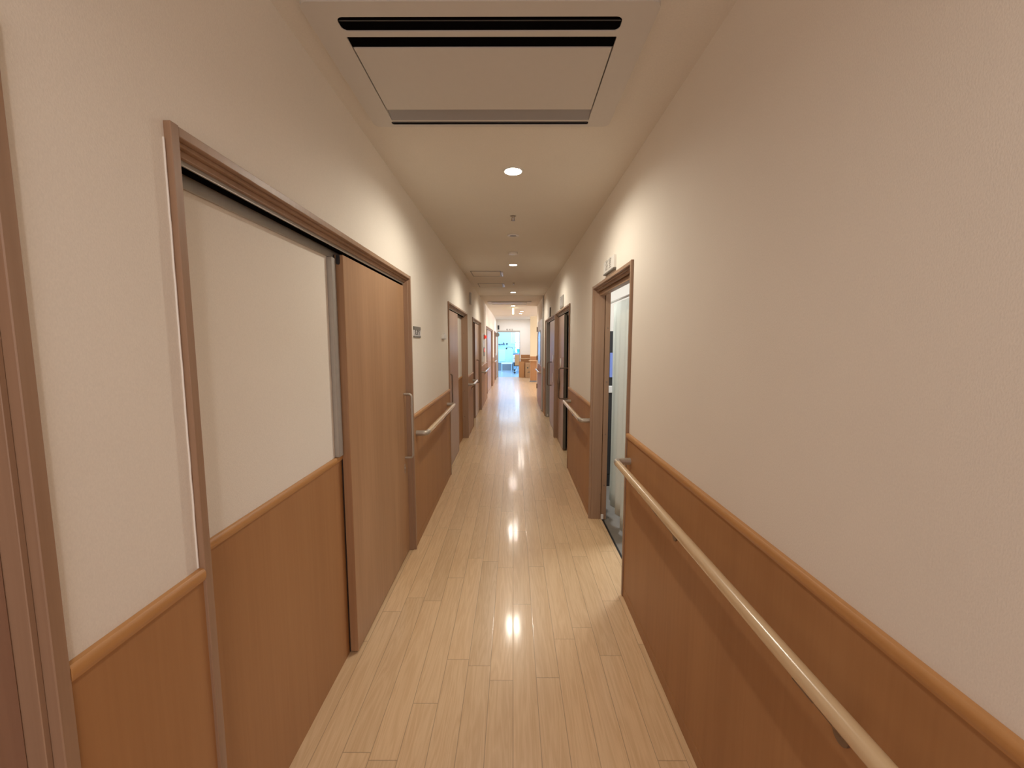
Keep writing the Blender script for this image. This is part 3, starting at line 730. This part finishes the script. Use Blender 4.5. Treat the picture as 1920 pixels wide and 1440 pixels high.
# cabinet, bench, taps
r = root('storage_cabinet', (-.6, 22.6, 0), 'pale blue low cabinet with a panelled door in the end room', 'cabinet')
bm = B(); box(bm, -1.5, .0, 22.35, 22.99, .42, 1.18, .004); cb = put('cabinet_body', bm, 'blue', r)
bm = B(); box(bm, -.78, -.42, 22.335, 22.349, .50, 1.12, .003); dd = put('cabinet_door', bm, 'blue2', r)
bm = B(); box(bm, -.45, -.435, 22.32, 22.334, .56, .62, .002); put('knob', bm, 'alu', dd)
bm = B(); box(bm, -1.48, -.02, 22.40, 22.98, .0, .419); put('plinth', bm, 'greyblue', r)
r = root('white_bench', (-.35, 21.6, 0), 'pale low bench with metal legs in the end room', 'bench')
bm = B(); box(bm, -.62, -.03, 21.45, 21.75, .40, .45, .008); put('bench_top', bm, 'white', r)
for xx in (-.59, -.07):
    for yy in (21.48, 21.72):
        put('leg', cyl(B(), (xx, yy, 0), (xx, yy, .40), .014, n=10), 'blue2', r)
r = root('tap_fitting', (-.60, 22.3, 1.38), 'dark double tap fitting on the blue wall, upper left of the two', 'tap')
bm = B(); cyl(bm, (-.78, 23.005, 1.42), (-.78, 22.86, 1.42), .03, n=12); cyl(bm, (-.50, 23.005, 1.42), (-.50, 22.86, 1.45), .03, n=12); cyl(bm, (-.78, 22.88, 1.40), (-.46, 22.88, 1.44), .022, n=12); cyl(bm, (-.54, 22.88, 1.42), (-.53, 22.87, 1.53), .02, n=10)
bm2 = B(); cyl(bm2, (-.34, 23.005, 1.45), (-.34, 22.86, 1.45), .045, n=14); put('valve_body', bm, 'black', r); put('round_valve', bm2, 'black', r)
r = root('wall_shower', (-.35, 22.4, 1.24), 'dark shower arm with round valve on the blue wall, lower right of the two', 'wall shower')
bm = B(); cyl(bm, (-.36, 22.34, 1.20), (-.36, 22.42, 1.20), .045, n=14); put('valve', bm, 'black', r)
bm = B(); tube(bm, bend([(-.36, 22.38, 1.20), (-.28, 22.38, 1.28), (-.05, 22.38, 1.26), (-.03, 22.38, 1.18)], .03), .013, 8); put('arm', bm, 'black', r)
# bed
r = root('hospital_bed', (.45, 20.3, 0), 'wheeled bed with orange wood end board just inside the bright doorway', 'bed')
bm = B(); box(bm, .09, 1.05, 20.02, 20.06, .40, .92, .02, 3); hb = put('end_board', bm, 'orange', r)
bm = B(); tube(bm, [(.09, 20.04, .935), (1.05, 20.04, .935)], .014, 8); put('top_rail', bm, 'pink', hb)
bm = B(); box(bm, .0, 1.02, 20.07, 22.0, .55, .72, .03, 3); put('mattress', bm, 'white', r)
bm = B(); box(bm, .0, .30, 20.08, 20.45, .725, .90, .04, 3); put('pillow', bm, 'white', r)
bm = B(); box(bm, .03, 1.0, 20.07, 22.0, .36, .54, .01); put('bed_frame', bm, 'black', r)
for xx in (.10, .95):
    for yy in (20.12, 21.9):
        bm = B(); tube(bm, bend([(xx+.12, yy, .36), (xx+.08, yy, .16), (xx-.02, yy, .10)], .05), .02, 8); lg = put('leg', bm, 'white', r)
        bm = B(); cyl(bm, (xx-.02, yy-.02, .051), (xx-.02, yy+.02, .051), .05, n=18); put('caster', bm, 'black', lg)

# ------------------------------------------------------------------ rooms on the right
bm = B(); box(bm, 3.2, 3.3, 1.9, 8.6, -.06, H); box(bm, WR+TH, 3.2, 1.8, 1.9, -.06, H); box(bm, WR+TH, 3.2, 4.6, 4.7, -.06, H); box(bm, WR+TH, 3.2, 8.5, 8.6, -.06, H)
struct('wall_side_rooms', bm, 'wall', 'walls of the side rooms seen through the right doorways', 'wall')
bm = B(); box(bm, WR+TH+.001, 3.199, 4.588, 4.5995, 0.0, .09); struct('baseboard_right', bm, 'greyblue', 'blue grey skirting inside the curtained room', 'baseboard')
def low(u): return -.055 if u > .62 else 0
curtain('privacy_curtain', 'white privacy curtain hanging inside the open right doorway',
        curtain_bm((.872, 3.60), (.862, 2.98), .085, 1.835, 3.5, .016, .06, 80, low), 'curtain', (.86, 3.0, 1.9), ((.868, 1.95, 1.855), (.868, 4.55, 1.855)))
r = root('dark_gap_block', (1.25, 4.1, 0), 'dark block added for the unlit gap beside the privacy curtain', 'dark block')  # dark block added to darken the gap left of the curtain
bm = B(); box(bm, .98, 1.5, 4.2, 4.55, .12, 1.62, .01); put('gap_block_body', bm, 'black', r)
bm = B(); box(bm, .99, 1.4, 4.185, 4.199, 1.15, 1.40, .003); put('glint_panel', bm, plain('blue_glint_glow', (.1, .13, .3, 1), .3, emit=(.2, .3, .8, 1), estr=.25), r)  # glowing panel added for blue glints in the dark gap
bm = B(); box(bm, .975, 1.12, 4.18, 4.30, .99, 1.06, .004); put('white_unit', bm, 'white', r)
for xx in (1.0, 1.45):
    bm = B(); cyl(bm, (xx, 4.22, .0), (xx, 4.22, .12), .03, n=12); put('foot', bm, 'black', r)

# ------------------------------------------------------------------ lights
def spot(x, y, e, ang=165, col=(1, .905, .75), blend=.6, r=.03, z=H-.012):
    l = bpy.data.lights.new('downlight_beam', 'SPOT'); l.energy = e; l.spot_size = math.radians(ang); l.spot_blend = blend; l.color = col; l.shadow_soft_size = r
    o = bpy.data.objects.new('downlight_beam', l); C.objects.link(o); o.location = (x, y, z)
def area(loc, rot, sx, sy, e, col):
    l = bpy.data.lights.new('soft_light', 'AREA'); l.shape = 'RECTANGLE'; l.size = sx; l.size_y = sy; l.energy = e; l.color = col
    o = bpy.data.objects.new('soft_light', l); C.objects.link(o); o.location = loc; o.rotation_euler = rot
    return o
for y in (2.52, 5.42, 8.33): spot(0, y, 36)
spot(0, 11.3, 26, col=(1, .86, .72))
spot(.275, 13.3, 22, col=(1, .88, .76)); spot(.257, 14.3, 22, col=(1, .88, .76))
spot(0, -.38, 17, col=(1, .88, .80)); spot(0, -3.28, 22, col=(1, .88, .80))
# daylight from the lobby windows and the blue room, then two added fills
area((3.9, 13.6, 1.6), (0, PI/2, 0), 1.8, 3.0, 85, (.95, .95, 1))
area((0, 20.6, 2.55), (0, 0, 0), 3.0, 4.0, 125, (.74, .87, 1))
area((1.7, 3.5, 2.35), (0, math.radians(28), 0),   .7, .7, 20, (.93, .97, 1))  # added fill inside the side room to brighten the curtain
area((.1, 16.8, 2.48), (0, 0, 0), 1.2, 1.4, 14, (1, .96, .92))  # added fill for the dim end wall, no fixture there
# added fill lamp behind the viewer, for ambient light near the camera
area((0, -1.3, 1.25), (PI/2, 0, 0), 1.25, 2.2, 9, (1, .88, .86))

w = bpy.data.worlds.new('World'); S.world = w; w.use_nodes = True
w.node_tree.nodes['Background'].inputs[0].default_value = (.9, .8, .72, 1); w.node_tree.nodes['Background'].inputs[1].default_value = .05

# ------------------------------------------------------------------ camera
cam = bpy.data.cameras.new('camera'); co = bpy.data.objects.new('camera', cam); C.objects.link(co)
cam.sensor_width = 36; cam.lens = 768/1920*36; cam.clip_start = .02; cam.clip_end = 100
co.location = (0, 0, 1.5)
co.rotation_euler = (PI/2-math.atan(77/768), 0, math.atan(2/768))
S.camera = co

S.view_settings.view_transform = 'Standard'; S.view_settings.look = 'None'; S.view_settings.exposure = .58; S.view_settings.gamma = 1.1
S.cycles.max_bounces = 10; S.cycles.diffuse_bounces = 6; S.cycles.glossy_bounces = 4
S.cycles.use_denoising = True
for o in bpy.data.objects:
    if '_o' in o: del o['_o']
